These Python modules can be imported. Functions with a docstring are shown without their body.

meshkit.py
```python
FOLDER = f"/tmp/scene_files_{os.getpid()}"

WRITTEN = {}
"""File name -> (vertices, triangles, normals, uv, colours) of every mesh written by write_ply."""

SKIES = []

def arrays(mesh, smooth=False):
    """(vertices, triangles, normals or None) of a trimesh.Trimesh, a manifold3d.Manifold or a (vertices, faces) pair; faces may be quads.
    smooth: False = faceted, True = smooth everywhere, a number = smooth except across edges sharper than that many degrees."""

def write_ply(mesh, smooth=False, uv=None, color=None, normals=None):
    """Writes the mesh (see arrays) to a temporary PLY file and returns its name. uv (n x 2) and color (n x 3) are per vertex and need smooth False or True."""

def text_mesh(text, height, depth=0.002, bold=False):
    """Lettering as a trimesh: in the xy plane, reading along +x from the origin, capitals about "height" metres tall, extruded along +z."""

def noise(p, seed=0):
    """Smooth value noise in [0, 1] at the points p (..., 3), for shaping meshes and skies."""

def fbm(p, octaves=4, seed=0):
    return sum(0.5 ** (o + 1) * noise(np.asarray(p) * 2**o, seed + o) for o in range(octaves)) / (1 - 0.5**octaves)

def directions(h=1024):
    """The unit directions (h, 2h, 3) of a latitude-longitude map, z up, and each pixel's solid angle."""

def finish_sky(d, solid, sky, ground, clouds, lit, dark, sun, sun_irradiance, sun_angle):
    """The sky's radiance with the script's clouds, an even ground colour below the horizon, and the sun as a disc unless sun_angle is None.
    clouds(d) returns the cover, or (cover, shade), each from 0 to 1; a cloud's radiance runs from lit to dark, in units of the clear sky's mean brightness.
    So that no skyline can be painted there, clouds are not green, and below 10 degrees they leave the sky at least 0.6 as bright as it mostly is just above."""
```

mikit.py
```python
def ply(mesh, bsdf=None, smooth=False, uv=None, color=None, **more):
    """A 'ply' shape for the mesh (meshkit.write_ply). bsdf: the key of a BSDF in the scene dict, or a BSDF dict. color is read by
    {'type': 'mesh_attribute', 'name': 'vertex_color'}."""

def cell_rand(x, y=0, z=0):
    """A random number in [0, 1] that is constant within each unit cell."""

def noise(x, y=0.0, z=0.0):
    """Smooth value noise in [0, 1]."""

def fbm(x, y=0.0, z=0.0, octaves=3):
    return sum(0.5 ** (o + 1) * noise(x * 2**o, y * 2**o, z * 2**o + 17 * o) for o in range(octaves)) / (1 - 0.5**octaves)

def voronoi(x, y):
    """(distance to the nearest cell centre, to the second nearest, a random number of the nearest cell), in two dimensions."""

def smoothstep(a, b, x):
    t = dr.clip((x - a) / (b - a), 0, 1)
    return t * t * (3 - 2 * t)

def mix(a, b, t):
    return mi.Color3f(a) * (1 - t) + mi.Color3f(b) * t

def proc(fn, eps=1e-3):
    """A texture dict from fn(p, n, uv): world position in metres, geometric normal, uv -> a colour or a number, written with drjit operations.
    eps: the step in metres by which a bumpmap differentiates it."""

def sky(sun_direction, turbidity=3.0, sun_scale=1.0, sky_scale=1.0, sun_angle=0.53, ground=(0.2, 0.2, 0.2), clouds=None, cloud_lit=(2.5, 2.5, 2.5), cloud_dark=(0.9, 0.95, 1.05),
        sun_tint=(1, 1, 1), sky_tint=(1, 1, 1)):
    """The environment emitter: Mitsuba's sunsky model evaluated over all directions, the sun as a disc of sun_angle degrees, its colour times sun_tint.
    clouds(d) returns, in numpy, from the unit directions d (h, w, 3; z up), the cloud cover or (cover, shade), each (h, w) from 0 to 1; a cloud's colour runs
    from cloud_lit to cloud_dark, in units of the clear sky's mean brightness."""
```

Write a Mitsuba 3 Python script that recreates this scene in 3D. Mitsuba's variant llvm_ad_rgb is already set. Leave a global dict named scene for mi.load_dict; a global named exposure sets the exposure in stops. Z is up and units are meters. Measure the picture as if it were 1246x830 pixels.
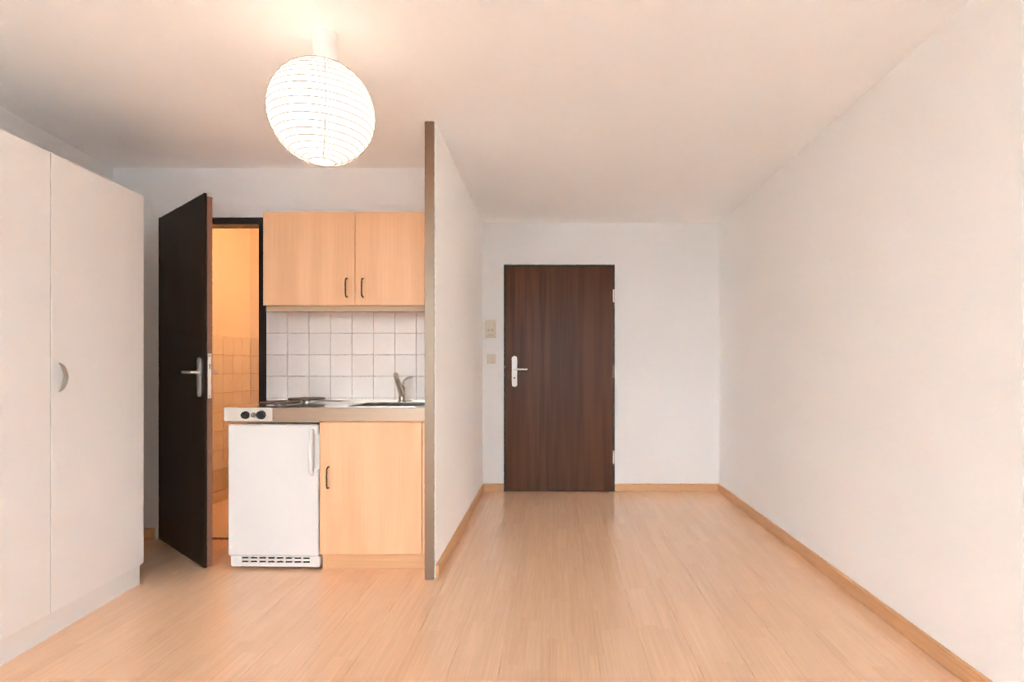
import math, random
import numpy as np, trimesh, manifold3d as m3
import drjit as dr
import mitsuba as mi, mikit
from mikit import noise, fbm, cell_rand, smoothstep, mix

random.seed(7); np.random.seed(7)
T = mi.ScalarTransform4f
scene, labels = {'type': 'scene'}, {}

# ------------------------------------------------------------------ camera, light, exposure
scene['camera'] = {'type': 'perspective', 'fov': math.degrees(2 * math.atan(623 / 680)), 'fov_axis': 'x', 'near_clip': 0.05, 'far_clip': 100.0,
                   'principal_point_offset_x': -55 / 1246, 'principal_point_offset_y': -31 / 830,
                   'to_world': T().look_at(origin=[0, 0, 1.18], target=[0, 10, 1.18], up=[0, 0, 1])}
exposure = 0.92
SKY = 23.0           # overcast daylight that enters by the window behind the camera
LANTERN = (0.84, 0.62, 0.465)
BATH = (43.0, 21.5, 10.0)
scene['sky'] = mikit.sky((0.3, 0.8, 0.6), turbidity=3.0, sun_scale=0.0, sky_scale=SKY, ground=(0.45, 0.44, 0.43), clouds=lambda d: (np.ones(d.shape[:2]), 0.25 + 0 * d[..., 2]),
                         cloud_lit=(2.05, 2.53, 2.93), cloud_dark=(1.71, 2.11, 2.44))

# ------------------------------------------------------------------ helpers
def tag(key, label=None, cat=None, group=None, kind=None):
    d = labels.setdefault(key, {})
    for k, v in (('label', label), ('category', cat), ('group', group), ('kind', kind)):
        if v: d[k] = v

def free(key):
    if key not in scene and not any(k.startswith(key + '__') for k in scene): return key
    n = 1
    while f'{key}_{n:03d}' in scene or any(k.startswith(f'{key}_{n:03d}__') for k in scene): n += 1
    return f'{key}_{n:03d}'

def put(key, mesh, bsdf, smooth=False, **more):
    key = free(key)
    scene[key] = mikit.ply(mesh, bsdf, smooth, **more)
    return key

def box(x0, x1, y0, y1, z0, z1, c=0.0):
    lo, hi = np.minimum([x0, y0, z0], [x1, y1, z1]), np.maximum([x0, y0, z0], [x1, y1, z1])
    if c <= 0:
        return trimesh.creation.box(bounds=[lo, hi])
    pts = []
    for sx in (0, 1):
        for sy in (0, 1):
            for sz in (0, 1):
                s = np.array([sx, sy, sz]); p = np.where(s, hi, lo); q = np.where(s, -c, c)
                for k in range(3):
                    w = p + q; w[k] = p[k]; pts.append(w)
    return trimesh.convex.convex_hull(np.array(pts))

def prism(poly, z0, z1):
    from shapely.geometry import Polygon
    m = trimesh.creation.extrude_polygon(Polygon(poly), z1 - z0, engine='earcut'); m.apply_translation([0, 0, z0]); return m

def cyl(p, q, r, n=32, r2=None):
    p, q = np.array(p, float), np.array(q, float); L = np.linalg.norm(q - p)
    m = lathe([(0, 0), (r, 0), (r if r2 is None else r2, L), (0, L)], n)
    m.apply_transform(trimesh.geometry.align_vectors([0, 0, 1], (q - p) / L)); m.apply_translation(p); return m

def lathe(prof, n=48):
    m = trimesh.creation.revolve(np.array(prof, float), sections=n); m.fix_normals(); return m

def tube(path, r, n=14):
    """a tube along a path; r a radius or one per point; round ends"""
    P = np.array(path, float); R = np.broadcast_to(np.asarray(r, float), (len(P),)).copy()
    t = np.gradient(P, axis=0); t /= np.linalg.norm(t, axis=1)[:, None]
    a = np.array([0.0, 0, 1]) if abs(t[0][2]) < 0.9 else np.array([1.0, 0, 0])
    V, k = [], 0
    ang = np.linspace(0, 2 * np.pi, n, endpoint=False)
    for p, d, rr in zip(P, t, R):
        x = np.cross(d, a); x /= np.linalg.norm(x); y = np.cross(d, x); a = -y if np.dot(-y, a) > 0 else y
        x = np.cross(d, a); x /= np.linalg.norm(x); y = np.cross(d, x)
        V.append(p + rr * (np.cos(ang)[:, None] * x + np.sin(ang)[:, None] * y))
    V = np.vstack(V + [P[:1], P[-1:]]); F = []
    for i in range(len(P) - 1):
        for j in range(n):
            b, c = i * n, (i + 1) * n; j2 = (j + 1) % n
            F += [[b + j, b + j2, c + j2], [b + j, c + j2, c + j]]
    e0, e1 = len(V) - 2, len(V) - 1; l = (len(P) - 1) * n
    for j in range(n):
        j2 = (j + 1) % n
        F += [[e0, j2, j], [e1, l + j, l + j2]]
    m = trimesh.Trimesh(V, F, process=False); m.fix_normals(); return m

def arc(pts, n=24):
    """smooth curve through points (Catmull-Rom)"""
    P = np.array(pts, float); P = np.vstack([2 * P[0] - P[1], P, 2 * P[-1] - P[-2]]); out = []
    for i in range(1, len(P) - 2):
        for s in np.linspace(0, 1, n, endpoint=False):
            a, b, c, d = P[i - 1:i + 3]
            out.append(0.5 * (2 * b + (c - a) * s + (2 * a - 5 * b + 4 * c - d) * s**2 + (3 * b - a - 3 * c + d) * s**3))
    return np.array(out + [P[-2]])

def man(mesh):
    return m3.Manifold(m3.Mesh(np.asarray(mesh.vertices, np.float32), np.asarray(mesh.faces, np.uint32)))

def mesh_of(m):
    a = m.to_mesh(); return trimesh.Trimesh(a.vert_properties[:, :3], a.tri_verts, process=True)

def minus(a, *bs):
    m = man(a)
    for b in bs: m = m - man(b)
    return mesh_of(m)

def rot(mesh, deg, at):
    mesh = mesh.copy(); mesh.apply_transform(trimesh.transformations.rotation_matrix(math.radians(deg), [0, 0, 1], at)); return mesh

def rrect(x0, x1, y0, y1, r, n=8):
    out = []
    for cx, cy, a in ((x1 - r, y1 - r, 0), (x0 + r, y1 - r, 90), (x0 + r, y0 + r, 180), (x1 - r, y0 + r, 270)):
        for t in np.linspace(a, a + 90, n):
            out.append((cx + r * math.cos(math.radians(t)), cy + r * math.sin(math.radians(t))))
    return out

# ------------------------------------------------------------------ materials
def mat(name, **k):
    scene[name] = {'type': 'twosided', 'm': {'type': 'principled', **k}}; return name

def rgb(*c): return {'type': 'rgb', 'value': list(c)}

def plaster(p, n, uv):
    f = fbm(p.x * 1.3, p.y * 1.3, p.z * 1.3, 3); g = noise(p.x * 60, p.y * 60, p.z * 60)
    return mi.Color3f(0.868, 0.86, 0.84) * (0.985 + 0.02 * f + 0.01 * g)
mat('m_plaster', base_color=mikit.proc(plaster), roughness=0.9, specular=0.2)
mat('m_ceiling', base_color=rgb(0.90, 0.885, 0.87), roughness=0.95, specular=0.1)

def laminate(p, n, uv):
    i = dr.floor(p.x / 0.065); off = cell_rand(i, 3) * 0.9
    j = dr.floor((p.y + off) / 0.42)
    t = cell_rand(i, j, 5); t2 = cell_rand(i, j, 9)
    g = noise(p.x * 160 + 20 * t, p.y * 5 + 10 * t2, i); g2 = noise(p.x * 40 + 7 * t2, p.y * 1.6, j)
    c = mix((0.86, 0.56, 0.365), (0.78, 0.48, 0.295), 0.5 * t + 0.25 * g2)
    c = c * (0.95 + 0.09 * g)
    e = dr.minimum(p.x / 0.065 - i, 1 - (p.x / 0.065 - i)) * 0.065
    return c * (1 - 0.06 * (1 - smoothstep(0.0, 0.0015, e)))
mat('m_laminate', base_color=mikit.proc(laminate), roughness=0.22, specular=0.5)

def beech(p, n, uv):
    g = noise(p.x * 110, p.y * 110, p.z * 3.5); g2 = fbm(p.x * 14, p.y * 14, p.z * 1.1, 2)
    return mix((0.79, 0.475, 0.275), (0.69, 0.385, 0.205), 0.45 * g + 0.5 * smoothstep(0.3, 0.75, g2)) 
mat('m_beech', base_color=mikit.proc(beech), roughness=0.42, specular=0.4)
def beech_rail(p, n, uv):
    g = noise(p.x * 6, p.y * 6, p.z * 120)
    return mix((0.66, 0.385, 0.20), (0.58, 0.32, 0.155), g)
mat('m_pelmet', base_color=rgb(0.46, 0.33, 0.215), roughness=0.45)
mat('m_skirting', base_color=mikit.proc(beech_rail), roughness=0.4, specular=0.4)

def wenge(p, n, uv):
    g = noise(p.x * 130, p.y * 130, p.z * 2.6); g2 = fbm(p.x * 22, p.y * 22, p.z * 0.8, 3)
    return mix((0.112, 0.047, 0.017), (0.054, 0.021, 0.007), 0.45 * g + 0.6 * smoothstep(0.3, 0.7, g2))
mat('m_wenge', base_color=mikit.proc(wenge), roughness=0.34, specular=0.16)
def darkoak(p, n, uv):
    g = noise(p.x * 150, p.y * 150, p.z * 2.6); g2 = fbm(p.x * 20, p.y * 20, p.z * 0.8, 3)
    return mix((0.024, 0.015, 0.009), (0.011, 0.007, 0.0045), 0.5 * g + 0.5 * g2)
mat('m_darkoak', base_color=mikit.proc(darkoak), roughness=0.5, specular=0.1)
mat('m_dark_frame', base_color=rgb(0.014, 0.009, 0.007), roughness=0.4)
mat('m_edge', base_color=rgb(0.20, 0.10, 0.062), roughness=0.45)

def brushed(p, n, uv):
    g = noise(p.x * 5, p.y * 260, p.z * 420)
    return mi.Color3f(0.42, 0.325, 0.25) * (0.93 + 0.12 * g)
mat('m_steel_edge', base_color=mikit.proc(brushed), metallic=1.0, roughness=0.2)
mat('m_steel', base_color=rgb(0.90, 0.87, 0.83), metallic=1.0, roughness=0.09)
mat('m_trim_metal', base_color=rgb(0.235, 0.168, 0.118), metallic=0.85, roughness=0.35)
mat('m_panel', base_color=rgb(0.62, 0.58, 0.52), roughness=0.35, metallic=0.2)
mat('m_chrome', base_color=rgb(0.72, 0.70, 0.66), metallic=1.0, roughness=0.2)
mat('m_satin', base_color=rgb(0.78, 0.75, 0.70), metallic=0.9, roughness=0.33)
mat('m_nickel', base_color=rgb(0.45, 0.40, 0.34), metallic=1.0, roughness=0.25)
mat('m_white_plate', base_color=rgb(0.80, 0.78, 0.75), roughness=0.35)
mat('m_black', base_color=rgb(0.012, 0.012, 0.012), roughness=0.3)
mat('m_bronze', base_color=rgb(0.06, 0.035, 0.02), metallic=0.4, roughness=0.4)
mat('m_grey_knob', base_color=rgb(0.18, 0.165, 0.14), roughness=0.4)
mat('m_hotplate', base_color=rgb(0.11, 0.075, 0.052), roughness=0.45, metallic=0.5)
mat('m_fridge', base_color=rgb(0.70, 0.68, 0.655), roughness=0.35)
mat('m_wardrobe', base_color=rgb(0.845, 0.845, 0.835), roughness=0.55, specular=0.3)
mat('m_wardrobe_plinth', base_color=rgb(0.80, 0.80, 0.79), roughness=0.6)
mat('m_handle', base_color=rgb(0.55, 0.53, 0.50), metallic=0.9, roughness=0.3)
mat('m_rim', base_color=rgb(0.40, 0.38, 0.36), roughness=0.5)
mat('m_shadow_gap', base_color=rgb(0.03, 0.025, 0.02), roughness=0.8)
mat('m_cream', base_color=rgb(0.72, 0.65, 0.54), roughness=0.45)
mat('m_cream_dark', base_color=rgb(0.40, 0.34, 0.26), roughness=0.5)
mat('m_grout', base_color=rgb(0.44, 0.355, 0.29), roughness=0.9)
TILE = []
for k, f in enumerate((1.0, 0.975, 0.95, 0.985)):
    TILE.append(mat(f'm_tile_{k}', base_color=rgb(0.85 * f, 0.785 * f, 0.725 * f), roughness=0.22, specular=0.5))
BTILE = []
for k, f in enumerate((1.0, 0.94, 0.97)):
    BTILE.append(mat(f'm_bath_tile_{k}', base_color=rgb(0.78 * f, 0.72 * f, 0.62 * f), roughness=0.25))
mat('m_bath_tile_dark', base_color=rgb(0.60, 0.50, 0.38), roughness=0.3)
mat('m_bath_wall', base_color=rgb(0.78, 0.72, 0.62), roughness=0.6)
mat('m_bath_floor', base_color=rgb(0.70, 0.55, 0.42), roughness=0.4)
mat('m_bath_grout', base_color=rgb(0.42, 0.30, 0.20), roughness=0.9)
mat('m_window_frame', base_color=rgb(0.8, 0.8, 0.79), roughness=0.4)
mat('m_paper_rib', base_color=rgb(0.32, 0.30, 0.27), roughness=0.8)

# ------------------------------------------------------------------ the room
H = 2.538                       # ceiling height
YK, YH = 3.826, 5.281           # kitchen wall, hall end wall
XR = 1.531                      # right wall
XP0, XP1 = -0.735, -0.676       # partition
YP = 3.098                      # partition front end
YB = -2.60                      # window wall behind the camera
def xl(y): return -3.040 + (3.82 - y) * 0.1403     # left wall, not quite square to the rest

put('floor', box(-3.4, XR + 0.2, YB - 0.2, 5.5, -0.2, -0.0045), 'm_skirting'); tag('floor', 'pale beech laminate floor in long strips', kind='structure')
# laminate boards, lying along the room
PW, PL, G = 0.195, 1.285, 0.0003
x0 = -3.15; i = 0
while x0 < XR:
    x1 = min(x0 + PW, XR - 0.001)
    off = (i * 0.43) % PL
    y = YB - off
    while y < YH:
        a, b = max(y, YB), min(y + PL, YH - 0.001)
        segs = [(a, b, x0, x1)]
        if x1 < XP1:                            # the kitchen side ends at the kitchen wall
            segs = [(a, min(b, YK), x0, x1)] if a < YK else []
        for (a2, b2, c, d) in segs:
            if b2 - a2 > 0.01 and d - c > 0.005:
                if d < xl(a2) - 0.1: continue
                put('floor__plank', box(c + G, d - G, a2 + G, b2 - G, -0.008, 0.0, 0.0005), 'm_laminate')
        y += PL
    x0 += PW; i += 1

put('ceiling', box(-3.6, XR + 0.2, YB - 0.2, 5.6, H, H + 0.15), 'm_ceiling'); tag('ceiling', 'smooth white painted ceiling', kind='structure')
put('wall_right', box(XR, XR + 0.15, YB - 0.2, YH + 0.15, 0, H), 'm_plaster'); tag('wall_right', 'long bare white wall on the right', kind='structure')
put('wall_left', prism([(xl(YB - 0.1), YB - 0.1), (xl(YK + 0.001), YK + 0.001), (xl(YK) - 0.15, YK), (xl(YB - 0.1) - 0.15, YB - 0.1)], 0, H), 'm_plaster')
tag('wall_left', 'white wall behind the wardrobe', kind='structure')
# hall end wall with the opening of the entrance door
DX0, DX1, DZ = -0.503, 0.542, 2.140
put('wall_hall', minus(box(XP1 - 0.06, XR + 0.002, YH, YH + 0.15, 0, H), box(DX0 + 0.004, DX1 - 0.004, YH - 0.1, YH + 0.08, -0.1, DZ - 0.004)), 'm_plaster')
tag('wall_hall', 'white end wall of the hall around the entrance door', kind='structure')
# kitchen wall with the opening of the bathroom door
BX0, BX1, BZ = -2.720, -1.990, 2.197
put('wall_kitchen', minus(box(xl(YK) - 0.12, XP0 + 0.002, YK, YK + 0.10, 0, H), box(BX0 + 0.004, BX1 - 0.004, YK - 0.1, YK + 0.2, -0.1, BZ - 0.004)), 'm_plaster')
tag('wall_kitchen', 'white wall behind the kitchenette with the bathroom doorway', kind='structure')
put('wall_partition', prism([(XP0, YP + 0.004), (XP1, YP + 0.004), (-0.704, YH + 0.002), (XP0 - 0.02, YH + 0.002), (XP0, YK)], 0, H), 'm_plaster')
tag('wall_partition', 'thin white partition between kitchenette and hall', kind='structure')
put('trim_1', box(-0.7335, -0.681, YP - 0.006, YP + 0.0035, 0.0, H - 0.001, 0.0015), 'm_trim_metal')
tag('trim_1', 'full height brown grey metal strip on the end of the partition', kind='structure')
# window wall behind the camera
WX0, WX1, WZ0, WZ1 = -2.00, 1.42, 0.62, 2.50
put('wall_window', minus(box(-2.9, XR + 0.2, YB - 0.25, YB, 0, H), box(WX0, WX1, YB - 0.3, YB + 0.1, WZ0, WZ1)), 'm_plaster')
tag('wall_window', 'wall behind the viewer with the wide window', kind='structure')
fr = [box(WX0, WX1, YB - 0.16, YB - 0.09, WZ0, WZ0 + 0.06), box(WX0, WX1, YB - 0.16, YB - 0.09, WZ1 - 0.06, WZ1)]
for x in (WX0, (WX0 + WX1) / 2 - 0.04, WX1 - 0.06): fr.append(box(x, x + 0.06 + 0.02 * (x == (WX0 + WX1) / 2 - 0.04), YB - 0.16, YB - 0.09, WZ0 + 0.06, WZ1 - 0.06))
put('window_1__frame', trimesh.util.concatenate(fr), 'm_window_frame')
tag('window_1', 'wide white framed window behind the viewer', kind='structure')

# baseboards
BH, BT = 0.073, 0.016
def skirting(key, p, q, label):
    p, q = np.array(p, float), np.array(q, float); d = (q - p) / np.linalg.norm(q - p); n = np.array([d[1], -d[0]])
    prof = [(0, 0.0025), (BT, 0.0025), (BT, BH - 0.006), (BT - 0.005, BH), (0, BH)]
    V = [(*(e + n * a), z) for e in (p, q) for a, z in prof]
    m = trimesh.convex.convex_hull(np.array(V))
    k = put(key, m, 'm_skirting'); tag(k, label, kind='structure')
skirting('baseboard_right', (XR, YH), (XR, YB), 'beech baseboard along the long right wall')
skirting('baseboard_hall_right', (DX1 + 0.002, YH), (XR - BT, YH), 'beech baseboard right of the entrance door')
skirting('baseboard_hall_left', (-0.70, YH), (DX0 - 0.002, YH), 'short beech baseboard left of the entrance door')
skirting('baseboard_partition', (XP1, YP + 0.012), (-0.704, YH - BT), 'beech baseboard along the partition')
skirting('baseboard_kitchen', (xl(YK) + 0.005, YK), (BX0 - 0.03, YK), 'beech baseboard between wardrobe and bathroom door')

# ------------------------------------------------------------------ entrance door at the end of the hall
def frame_mesh(x0, x1, ztop, w, y0, y1):
    return trimesh.util.concatenate([box(x0, x0 + w, y0, y1, 0, ztop), box(x1 - w, x1, y0, y1, 0, ztop), box(x0 + w, x1 - w, y0, y1, ztop - w, ztop)])

def lever_set(base, plate_bsdf, lever_bsdf, M, side, zc, zl, width, height, reach, key_z=None, depth=0.05):
    """backplate and lever on the face y = 0 (towards -y) in the local frame M; side -1 or +1: where the lever points"""
    o = rrect(-width / 2, width / 2, -height / 2, height / 2, width * 0.49, 10)
    from shapely.geometry import Polygon
    pl = trimesh.creation.extrude_polygon(Polygon(o), 0.009, engine='earcut')
    pl.apply_transform(trimesh.transformations.rotation_matrix(math.pi / 2, [1, 0, 0])); pl.apply_translation([0, 0, zc]); pl.apply_transform(M)
    h = put(base + '__handle', (lv := tube(np.vstack([[[0, 0.002, zl], [0, -depth * 0.7, zl]], arc([[0.0, -depth * 0.8, zl], [side * 0.018, -depth, zl], [side * 0.06, -depth, zl], [side * reach, -depth, zl]], 8)]), 0.0095), lv.apply_transform(M))[0], lever_bsdf, 40)
    put(h + '__backplate', pl, plate_bsdf, 30)
    ro = cyl([0, -0.008, zl], [0, -0.016, zl], 0.015); ro.apply_transform(M); put(h + '__rosette', ro, lever_bsdf, 30)
    if key_z:
        kc = cyl([0, -0.004, key_z], [0, -0.013, key_z], 0.0085); kc.apply_transform(M); put(h + '__lock_cylinder', kc, 'm_grey_knob', 30)
    for s in (-1, 1):
        sc = cyl([0, -0.008, zc + s * (height / 2 - 0.02)], [0, -0.0105, zc + s * (height / 2 - 0.02)], 0.0045, 12); sc.apply_transform(M); put(h + '__screw', sc, 'm_satin')
    return h

put('door_1__frame', frame_mesh(DX0, DX1, DZ, 0.016, YH - 0.010, YH + 0.075), 'm_dark_frame')
put('door_1__leaf', box(DX0 + 0.018, DX1 - 0.018, YH - 0.014, YH + 0.03, 0.008, DZ - 0.018, 0.0015), 'm_wenge')
M1 = trimesh.transformations.translation_matrix([-0.402, YH - 0.014, 0])
lever_set('door_1', 'm_white_plate', 'm_satin', M1, 1, 1.134, 1.153, 0.050, 0.292, 0.125, 1.073)
for zc in (1.845, 1.135, 0.325):
    d = zc == 1.135
    for a, b in ((-0.062, -0.022), (-0.020, 0.020), (0.022, 0.062)):
        put('door_1__hinge' if a == -0.062 else HK + '__knuckle', cyl([DX1 - 0.012, YH - 0.019, zc + a], [DX1 - 0.012, YH - 0.019, zc + b], 0.0085, 16), 'm_grey_knob' if d else 'm_satin', 40)
        if a == -0.062: HK = [k for k in scene if k.startswith('door_1__hinge') and k.count('__') == 1][-1]
put('door_1__strike', box(DX0 + 0.006, DX0 + 0.02, YH - 0.0115, YH - 0.009, 1.165, 1.185), 'm_grey_knob')
tag('door_1', 'closed dark brown wood entrance door at the end of the hall', kind='structure')
tag('door_1__handle__backplate', 'white rounded backplate')

# ------------------------------------------------------------------ bathroom door, standing open
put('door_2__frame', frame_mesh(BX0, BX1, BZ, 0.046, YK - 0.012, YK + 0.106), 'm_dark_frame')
L2, A2, HX, HY = 0.835, -40.1, -2.683, 3.775
M2 = trimesh.transformations.translation_matrix([HX, HY, 0]) @ trimesh.transformations.rotation_matrix(math.radians(A2), [0, 0, 1])
def d2(m): m.apply_transform(M2); return m
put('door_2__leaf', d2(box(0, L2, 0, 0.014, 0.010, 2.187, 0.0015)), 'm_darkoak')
leaf2 = 'door_2__leaf'
put(leaf2 + '__core', d2(box(0.014, L2 - 0.012, 0.0142, 0.046, 0.010, 2.173, 0.001)), 'm_edge')
put('door_2__lock_plate', d2(box(L2 - 0.013, L2 - 0.0105, 0.021, 0.041, 0.993, 1.257, 0.0008)), 'm_satin')
put('door_2__lock_plate__latch', d2(box(L2 - 0.012, L2 - 0.003, 0.026, 0.036, 1.165, 1.195, 0.002)), 'm_nickel')
for z in (1.007, 1.243): put('door_2__lock_plate__screw', d2(cyl([L2 - 0.011, 0.031, z], [L2 - 0.0098, 0.031, z], 0.004, 12)), 'm_grey_knob')
lever_set('door_2', 'm_satin', 'm_satin', M2 @ trimesh.transformations.translation_matrix([L2 - 0.072, 0, 0]), -1, 1.117, 1.146, 0.042, 0.232, 0.125)
MB = M2 @ trimesh.transformations.translation_matrix([L2 - 0.072, 0.046, 0]) @ trimesh.transformations.rotation_matrix(math.pi, [0, 0, 1])
lever_set('door_2', 'm_satin', 'm_satin', MB, 1, 1.117, 1.146, 0.042, 0.232, 0.125)
for z in (1.87, 0.33):
    put('door_2__hinge', cyl([HX - 0.001, HY + 0.014, z - 0.05], [HX - 0.001, HY + 0.014, z + 0.05], 0.007, 16), 'm_dark_frame', 40)
tag('door_2', 'dark wood bathroom door standing half open into the room', kind='structure')
tag('door_2__leaf__core', 'lighter reddish brown door edge')

# ------------------------------------------------------------------ bathroom behind the doorway
XBL, YBB, XBR = -2.955, 5.38, -1.55
put('floor_bathroom', box(XBL - 0.1, XBR + 0.1, YK + 0.02, YBB + 0.1, -0.2, 0.0), 'm_bath_floor'); tag('floor_bathroom', 'bathroom floor seen through the doorway', kind='structure')
put('trim_2', box(BX0 + 0.046, BX1 - 0.046, YK - 0.012, YK + 0.014, 0.0, 0.006), 'm_edge'); tag('trim_2', 'thin dark threshold in the bathroom doorway', kind='structure')
put('wall_bathroom_left', box(XBL - 0.12, XBL - 0.006, YK + 0.05, YBB + 0.12, 0, H), 'm_bath_wall'); tag('wall_bathroom_left', 'bathroom side wall, tiled to chest height', kind='structure')
put('wall_bathroom_end', box(XBL - 0.12, XBR + 0.1, YBB + 0.006, YBB + 0.12, 0, H), 'm_bath_wall'); tag('wall_bathroom_end', 'bathroom end wall, tiled to chest height', kind='structure')
put('wall_bathroom_right', box(XBR, XBR + 0.1, YK + 0.05, YBB + 0.12, 0, H), 'm_bath_wall'); tag('wall_bathroom_right', 'bathroom wall on the kitchen side', kind='structure')
BR = [0.095, 0.278] + [0.278 + 0.1673 * (k + 1) for k in range(7)]
put('wall_bathroom_left__tile_backing', box(XBL - 0.0058, XBL - 0.003, YK + 0.12, YBB, 0, BR[-1]), 'm_bath_grout')
put('wall_bathroom_end__tile_backing', box(XBL, XBR, YBB + 0.003, YBB + 0.0058, 0, BR[-1]), 'm_bath_grout')
ys = [YBB - 0.146 * k for k in range(9)]
for r in range(len(BR) - 1):
    for k in range(8):
        b = 'm_bath_tile_dark' if r == 0 else random.choice(BTILE)
        put('wall_bathroom_left__tile', box(XBL - 0.003, XBL + 0.003, ys[k + 1] + 0.0015, ys[k] - 0.0015, BR[r] + 0.0015, BR[r + 1] - 0.0015, 0.001), b)
    for k in range(4):
        b = 'm_bath_tile_dark' if r == 0 else random.choice(BTILE)
        put('wall_bathroom_end__tile', box(XBL + 0.005 + 0.146 * k + 0.0015, XBL + 0.005 + 0.146 * (k + 1) - 0.0015, YBB - 0.003, YBB + 0.003, BR[r] + 0.0015, BR[r + 1] - 0.0015, 0.001), b)
put('baseboard_bathroom', box(XBL - 0.003, XBL + 0.010, YK + 0.12, YBB, 0, 0.093, 0.004), 'm_bath_tile_dark'); tag('baseboard_bathroom', 'tiled base strip along the bathroom side wall', kind='structure')
lamp = trimesh.creation.icosphere(3, 0.085); lamp.apply_translation([XBR - 0.15, 4.72, 2.0])
put('wall_lamp__globe', lamp, {'type': 'diffuse', 'reflectance': rgb(0.8, 0.8, 0.8)}, True, emitter={'type': 'area', 'radiance': rgb(*BATH)})
put('wall_lamp__base', cyl([XBR, 4.72, 2.0], [XBR - 0.075, 4.72, 2.0], 0.055), 'm_white_plate', 30)
tag('wall_lamp', 'small warm globe lamp on the bathroom wall', 'lamp')

# ------------------------------------------------------------------ backsplash tiles
TX, TZ, P = -1.990, 1.532, 0.1468
put('wall_kitchen__tile_backing', box(TX, XP0, YK - 0.002, YK, 0.87, TZ + 0.03), 'm_grout')
zt = [0.9658 + P * k for k in range(5)]
for r in range(-1, 4):
    za, zb = (0.9658 + P * r, 0.9658 + P * (r + 1))
    for k in range(9):
        xa, xb = TX + P * k, min(TX + P * (k + 1), XP0)
        if xb - xa < 0.02: continue
        put('wall_kitchen__tile', box(xa + 0.0016, xb - 0.0016, YK - 0.008, YK - 0.001, max(za, 0.87) + 0.0016, zb - 0.0016, 0.0014), random.choice(TILE))

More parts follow.
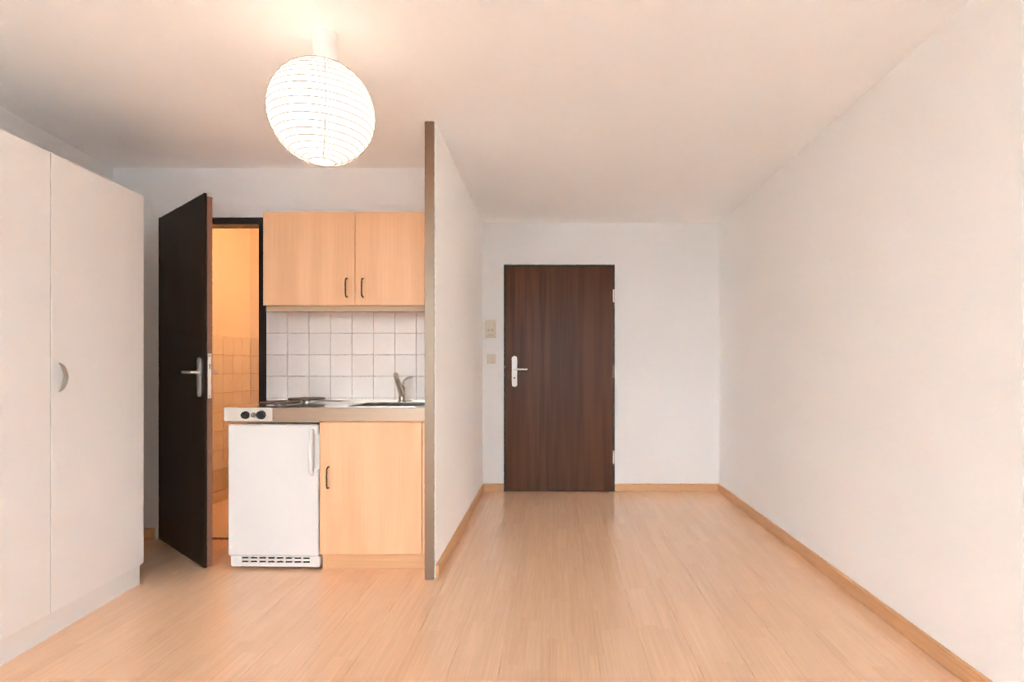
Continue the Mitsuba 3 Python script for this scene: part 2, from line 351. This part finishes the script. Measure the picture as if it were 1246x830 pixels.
# ------------------------------------------------------------------ upper cabinet
UX0, UX1, UXS, UY, UZ0, UZ1 = -1.832, XP0 - 0.002, -1.259, 3.480, 1.561, 2.142
uc = 'wall_cabinet'
put(uc + '__carcass', box(UX0 + 0.001, UX1, UY + 0.020, YK - 0.0085, UZ0 + 0.002, UZ1 - 0.001, 0.001), 'm_beech')
put(uc + '__pelmet', box(UX0 + 0.001, UX1, UY + 0.035, UY + 0.051, 1.526, UZ0 + 0.002, 0.001), 'm_pelmet')
def bow(x, y, z0, z1, r=0.0042, out=0.030):
    z0, z1 = min(z0, z1), max(z0, z1)
    return tube(arc([[x, y + 0.001, z0], [x, y - out * 0.75, z0 + 0.004], [x, y - out, z0 + 0.022], [x, y - out, z1 - 0.022], [x, y - out * 0.75, z1 - 0.004], [x, y + 0.001, z1]], 8), r, 10)
for (a, b, hx) in ((UX0, UXS - 0.0015, -1.308), (UXS + 0.0015, UX1 - 0.004, -1.208)):
    k = put(uc + '__door', box(a, b, UY, UY + 0.019, UZ0, UZ1, 0.0012), 'm_beech')
    put(k + '__handle', bow(hx, UY, 1.612, 1.727), 'm_bronze', 40)
tag(uc, 'beech wall cabinet with two doors hung above the tiled backsplash', 'cabinet')
tag(uc + '__door__handle', 'dark bow handle'); tag(uc + '__door_001__handle', 'dark bow handle')

# ------------------------------------------------------------------ worktop with hob and sink
WY, WT, WB = 3.200, 0.945, 0.868
WXA, WXB = -1.906, XP0 - 0.002
hole = prism(rrect(-1.225, -0.800, 3.268, 3.630, 0.06), 0.80, 1.0)
top = minus(box(WXA, WXB, WY, YK - 0.0085, WB, WT, 0.002), hole)
wt = 'worktop'
put(wt + '__slab', top, 'm_steel', 25)
put(wt + '__front_edge', box(-1.6295, WXB, WY - 0.002, WY + 0.002, WB, WT - 0.0015, 0.0008), 'm_steel_edge')
put(wt + '__drip_rail', box(WXA + 0.01, -1.3665, WY + 0.012, WY + 0.020, WB - 0.010, WB + 0.001), 'm_steel_edge')
inner = prism(rrect(-1.226, -0.799, 3.267, 3.631, 0.061), 0.775, 0.9435)
put(wt + '__sink_bowl', minus(inner, prism(rrect(-1.222, -0.803, 3.271, 3.627, 0.058), 0.785, 1.0)), 'm_steel', 25)
rim = minus(prism(rrect(-1.237, -0.788, 3.256, 3.642, 0.07), WT - 0.001, WT + 0.0025), prism(rrect(-1.2235, -0.8015, 3.2695, 3.6285, 0.059), 0.9, 1.0))
put(wt + '__sink_rim', rim, 'm_chrome', 25)
put(wt + '__drain', lathe([(0, 0), (0.038, 0), (0.038, 0.003), (0.03, 0.004), (0.012, 0.002), (0, 0.002)], 32).apply_translation([-1.0, 3.46, 0.785]), 'm_chrome', 30)
put(wt + '__upstand', box(WXA + 0.0, WXB, YK - 0.022, YK - 0.0087, WT - 0.002, 0.951, 0.002), 'm_steel')
put(wt + '__control_panel', box(WXA, -1.630, WY - 0.003, WY + 0.002, WB, WT - 0.001, 0.0008), 'm_panel')
def knob(x, z, r, m, d):
    k = put(wt + '__knob', cyl([x, WY - 0.003, z], [x, WY - 0.003 - d, z], r, 28, r * 0.86), m, 30)
    put(k + '__grip', box(x - r * 0.16, x + r * 0.16, WY - 0.003 - d - 0.004, WY - 0.003 - d + 0.001, z - r * 0.8, z + r * 0.8, 0.001), m)
    return k
knob(-1.7815, 0.902, 0.0225, 'm_black', 0.018)
knob(-1.6915, 0.903, 0.0255, 'm_black', 0.018)
tag(knob(-1.7365, 0.902, 0.0150, 'm_grey_knob', 0.010), 'small grey button between the two black knobs')
for (x, y, z, r) in ((-1.685, 3.40, 0.968, 0.118), (-1.628, 3.635, 0.976, 0.112)):
    k = put(wt + '__hot_plate', lathe([(0, -0.010), (r - 0.006, -0.010), (r, -0.006), (r, -0.001), (r - 0.004, 0.002), (r * 0.45, 0.0035), (0, 0.002)], 56).apply_translation([x, y, z - 0.002]), 'm_hotplate', 30)
    put(k + '__ring', lathe([(0, 0), (r * 0.26, 0), (r * 0.24, z - 0.012 - WT), (0, z - 0.012 - WT)], 48).apply_translation([x, y, WT - 0.0005]), 'm_satin', 30)
tag(wt, 'stainless steel kitchen worktop with two hot plates and a sink', 'worktop')
tag(wt + '__control_panel', 'pale panel section with the hob controls'); tag(wt + '__hot_plate', 'larger front hot plate'); tag(wt + '__hot_plate_001', 'rear hot plate')

# faucet
fx, fy, fz = -1.033, 3.720, WT + 0.0004
fc = 'faucet'
put(fc + '__body', lathe([(0, 0), (0.027, 0), (0.027, 0.006), (0.021, 0.010), (0.020, 0.075), (0.022, 0.085), (0.019, 0.100), (0.010, 0.108), (0, 0.109)], 32).apply_translation([fx, fy, fz]), 'm_nickel', 40)
sp = np.array([[fx, fy - 0.008, fz + 0.045], [fx + 0.006, fy - 0.08, fz + 0.095], [fx + 0.013, fy - 0.15, fz + 0.143], [fx + 0.018, fy - 0.195, fz + 0.170]])
put(fc + '__spout', tube(arc(sp, 6), np.linspace(0.0165, 0.0150, 19), 18), 'm_nickel', 50)
put(fc + '__aerator', cyl(sp[-1] - [0.0, 0.002, 0.004], sp[-1] + np.array([0.003, -0.022, 0.014]), 0.0165, 24), 'm_satin', 40)
lv = np.array([[fx, fy, fz + 0.100], [fx + 0.004, fy + 0.002, fz + 0.122], [fx + 0.018, fy + 0.004, fz + 0.146], [fx + 0.046, fy + 0.004, fz + 0.160], [fx + 0.066, fy + 0.004, fz + 0.163]])
put(fc + '__lever', tube(arc(lv, 6), np.linspace(0.0095, 0.0055, 25), 14), 'm_nickel', 50)
tag(fc, 'single lever mixer tap standing behind the sink', 'tap')

# ------------------------------------------------------------------ base cabinet
CX0, CX1, CY, CZ0, CZ1 = -1.366, XP0 - 0.002, 3.215, 0.0995, 0.858
bc = 'base_cabinet'
put(bc + '__carcass', minus(box(CX0 + 0.002, CX1, CY + 0.020, YK - 0.009, CZ0 + 0.004, 0.866, 0.001), box(-1.26, -0.76, 3.24, 3.66, 0.70, 0.9)), 'm_beech')
k = put(bc + '__door', box(CX0, -0.779, CY, CY + 0.019, CZ0, CZ1, 0.0012), 'm_beech')
put(k + '__handle', bow(-1.314, CY, 0.481, 0.603), 'm_bronze', 40); tag(k + '__handle', 'dark bow handle')
put(bc + '__filler_strip', box(-0.7765, CX1, CY + 0.001, CY + 0.019, CZ0, CZ1, 0.001), 'm_beech')
put(bc + '__plinth', box(CX0 + 0.002, CX1, CY + 0.034, CY + 0.050, 0.0, CZ0 + 0.003, 0.001), 'm_skirting')
tag(bc, 'beech base cabinet with one door under the sink', 'cabinet')

# ------------------------------------------------------------------ refrigerator
RX0, RX1, RY = -1.910, -1.376, 3.240
RA, RO = 1.6, [RX0, RY, 0]
def rr(m): return rot(m, -RA, RO)
rf = 'refrigerator'
put(rf + '__body', rr(box(RX0 + 0.004, RX1 - 0.004, RY + 0.052, RY + 0.540, 0.030, 0.838, 0.004)), 'm_fridge')
dz0, dz1 = 0.084, 0.845
d = box(RX0, RX1 - 0.003, RY, RY + 0.048, dz0, dz1, 0.006)
# grip recess at the upper right edge of the door
d = minus(d, prism(rrect(RX1 - 0.033, RX1 + 0.02, RY - 0.02, RY + 0.016, 0.006), 0.585, 0.790))
put(rf + '__door', rr(d), 'm_fridge', 25)
hp = arc([[RX1 - 0.040, RY + 0.006, 0.560], [RX1 - 0.040, RY - 0.012, 0.572], [RX1 - 0.038, RY - 0.018, 0.62], [RX1 - 0.037, RY - 0.018, 0.76], [RX1 - 0.037, RY - 0.010, 0.802], [RX1 - 0.037, RY + 0.006, 0.812]], 8)
put(rf + '__door__handle', rr(tube(hp, 0.0125, 14)), 'm_fridge', 50)
g = box(RX0 + 0.012, RX1 + 0.002, RY + 0.006, RY + 0.050, 0.018, dz0 - 0.003, 0.004)
cut = [box(RX0 + 0.012 + 0.066 + 0.0515 * c, RX0 + 0.012 + 0.066 + 0.0515 * c + 0.040, RY - 0.01, RY + 0.03, z, z + 0.0105) for c in range(8) for z in (0.0645, 0.0425)]
put(rf + '__grille', rr(minus(g, *cut)), 'm_fridge', 25)
put(rf + '__grille__backing', rr(box(RX0 + 0.07, RX1 - 0.02, RY + 0.012, RY + 0.0305, 0.040, 0.078)), 'm_shadow_gap')
put(rf + '__gasket', rr(box(RX0 + 0.006, RX1 - 0.009, RY + 0.048, RY + 0.052, dz0 + 0.006, dz1 - 0.006)), 'm_cream')
for x in (RX0 + 0.05, RX1 - 0.05):
    for y in (RY + 0.07, RY + 0.49):
        put(rf + '__foot', rr(cyl([x, y, 0], [x, y, 0.031], 0.016, 16)), 'm_black')
tag(rf, 'white undercounter refrigerator below the hot plates', 'refrigerator'); tag(rf + '__grille', 'slotted bottom grille')

# ------------------------------------------------------------------ wardrobe
ang = math.degrees(math.atan2(0.0915, 0.9958))
MW = trimesh.transformations.translation_matrix([-2.2506, 3.0425, 0]) @ trimesh.transformations.rotation_matrix(math.radians(-90 + ang), [0, 0, 1])
# local frame: x along the front towards the viewer, y out of the front is +y
def w(m): m.apply_transform(MW); return m
WD, WL, WZ0, WZ1 = 0.575, 0.624, 0.110, 2.108
wd = 'wardrobe'
put(wd + '__carcass', w(box(0.001, 2 * WL - 0.001, -WD, -0.0205, WZ0 - 0.001, WZ1 - 0.001, 0.001)), 'm_wardrobe')
put(wd + '__plinth', w(box(0.006, 2 * WL - 0.006, -WD, -0.018, 0.0, WZ0 - 0.004)), 'm_wardrobe_plinth')
for k in range(2):
    dk = put(wd + '__door', w(box(k * WL + 0.0005 + 0.0024 * k, (k + 1) * WL - 0.0024 * (1 - k), -0.019, 0, WZ0, WZ1, 0.0012)), 'm_wardrobe')
    hx = WL - 0.045 if k == 0 else 2 * WL - 0.05
    zc, hh = 1.132, 0.064
    pts = arc([[hx, 0.0, zc - hh], [hx, 0.016, zc - 0.045], [hx, 0.027, zc], [hx, 0.016, zc + 0.045], [hx, 0.0, zc + hh]], 8)
    wdt = 0.004 + 0.0085 * np.sin(np.linspace(0, np.pi, len(pts)))
    V, F = [], []
    for p, ww in zip(pts, wdt):
        V += [p + [-ww, 0.0022, 0], p + [ww, 0.0022, 0], p + [ww, -0.0022, 0], p + [-ww, -0.0022, 0]]
    for i in range(len(pts) - 1):
        for j in range(4):
            a, b = 4 * i + j, 4 * i + (j + 1) % 4
            F += [[a, b, b + 4], [a, b + 4, a + 4]]
    l = 4 * (len(pts) - 1); F += [[0, 2, 1], [0, 3, 2], [l, l + 1, l + 2], [l, l + 2, l + 3]]
    m = trimesh.Trimesh(V, F, process=True); m.fix_normals()
    put(dk + '__handle', w(m), 'm_handle', 40); tag(dk + '__handle', 'curved satin metal bow handle')
tag(wd, 'tall white wardrobe with plain doors along the left wall', 'wardrobe')

# ------------------------------------------------------------------ paper lantern
lx, ly, lz, R = -0.961, 2.286, 2.216, 0.206
a0, a1 = math.asin(0.052 / R), math.pi - math.asin(0.050 / R)
NR = 20
th = np.linspace(a0, a1, NR * 6 + 1)
pr = []
for i, t in enumerate(th):
    rad = R - 0.0012 * math.sin(math.pi * ((i % 6) / 6.0)) ** 2
    pr.append((rad * math.sin(t), -rad * math.cos(t)))
pl = 'paper_lantern'
sh = trimesh.creation.revolve(np.array(pr), sections=72)
c = sh.triangles_center; nrm = sh.face_normals
if (np.einsum('ij,ij->i', c, nrm)).mean() < 0: sh.invert()
sh.apply_translation([lx, ly, lz])
put(pl + '__shade', sh, {'type': 'twosided', 'm': {'type': 'diffuse', 'reflectance': rgb(0.85, 0.83, 0.78)}}, False, emitter={'type': 'area', 'radiance': rgb(*LANTERN)})
def ring(r, z, tr, n=72):
    a = np.linspace(0, 2 * np.pi, n + 1)
    return tube(np.c_[lx + r * np.cos(a), ly + r * np.sin(a), np.full(n + 1, z)], tr, 6)
for i in range(1, NR):
    t = th[i * 6]; put(pl + '__rib', ring(R * math.sin(t) + 0.0002, lz - R * math.cos(t), 0.0017), 'm_paper_rib', True)
put(pl + '__rim', ring(R * math.sin(a0), lz - R * math.cos(a0), 0.0028), 'm_rim', True)
put(pl + '__rim', ring(R * math.sin(a1), lz - R * math.cos(a1), 0.0026), 'm_rim', True)
for q in range(4):
    f = math.radians(-64 + 90 * q)
    put(pl + '__seam', tube(np.array([[lx + (R + 0.0004) * math.sin(t) * math.cos(f), ly + (R + 0.0004) * math.sin(t) * math.sin(f), lz - (R + 0.0004) * math.cos(t)] for t in th[::4]]), 0.0016, 6), 'm_paper_rib', True)
bulb = trimesh.creation.icosphere(3, 0.034); bulb.apply_translation([lx, ly, lz + 0.02])
put(pl + '__bulb', bulb, {'type': 'diffuse', 'reflectance': rgb(0.8, 0.8, 0.8)}, True, emitter={'type': 'area', 'radiance': rgb(20, 17.5, 15)})
put(pl + '__canopy', lathe([(0, 0), (0.046, 0), (0.048, 0.006), (0.048, 0.122), (0, 0.122)], 40).apply_translation([lx + 0.014, ly, H - 0.122]), 'm_white_plate', 30)
put(pl + '__socket', cyl([lx, ly, H - 0.121], [lx, ly, lz + 0.05], 0.018), 'm_white_plate', 30)
tag(pl, 'round white paper lantern glowing below the ceiling', 'lamp'); tag(pl + '__canopy', 'white ceiling canopy')

# ------------------------------------------------------------------ intercom and light switch beside the entrance door
ic = 'intercom'
put(ic + '__housing', box(-0.674, -0.580, YH - 0.030, YH, 1.451, 1.617, 0.005), 'm_cream')
put(ic + '__cover', box(-0.668, -0.586, YH - 0.034, YH - 0.029, 1.530, 1.611, 0.002), 'm_cream')
for x in (-0.645, -0.610): put(ic + '__button', cyl([x, YH - 0.029, 1.521], [x, YH - 0.034, 1.521], 0.009, 20), 'm_cream_dark', 30)
for z in (1.470, 1.478, 1.486): put(ic + '__slot', box(-0.655, -0.600, YH - 0.0308, YH - 0.0295, z, z + 0.003), 'm_cream_dark')
tag(ic, 'cream intercom box with two buttons beside the entrance door', 'intercom')
sw = 'light_switch'
put(sw + '__frame', box(-0.664, -0.580, YH - 0.009, YH, 1.207, 1.292, 0.003), 'm_cream')
for a in (-0.654, -0.6212): put(sw + '__rocker', box(a, a + 0.0312, YH - 0.0135, YH - 0.008, 1.217, 1.282, 0.002), 'm_cream')
tag(sw, 'cream double light switch below the intercom', 'switch')
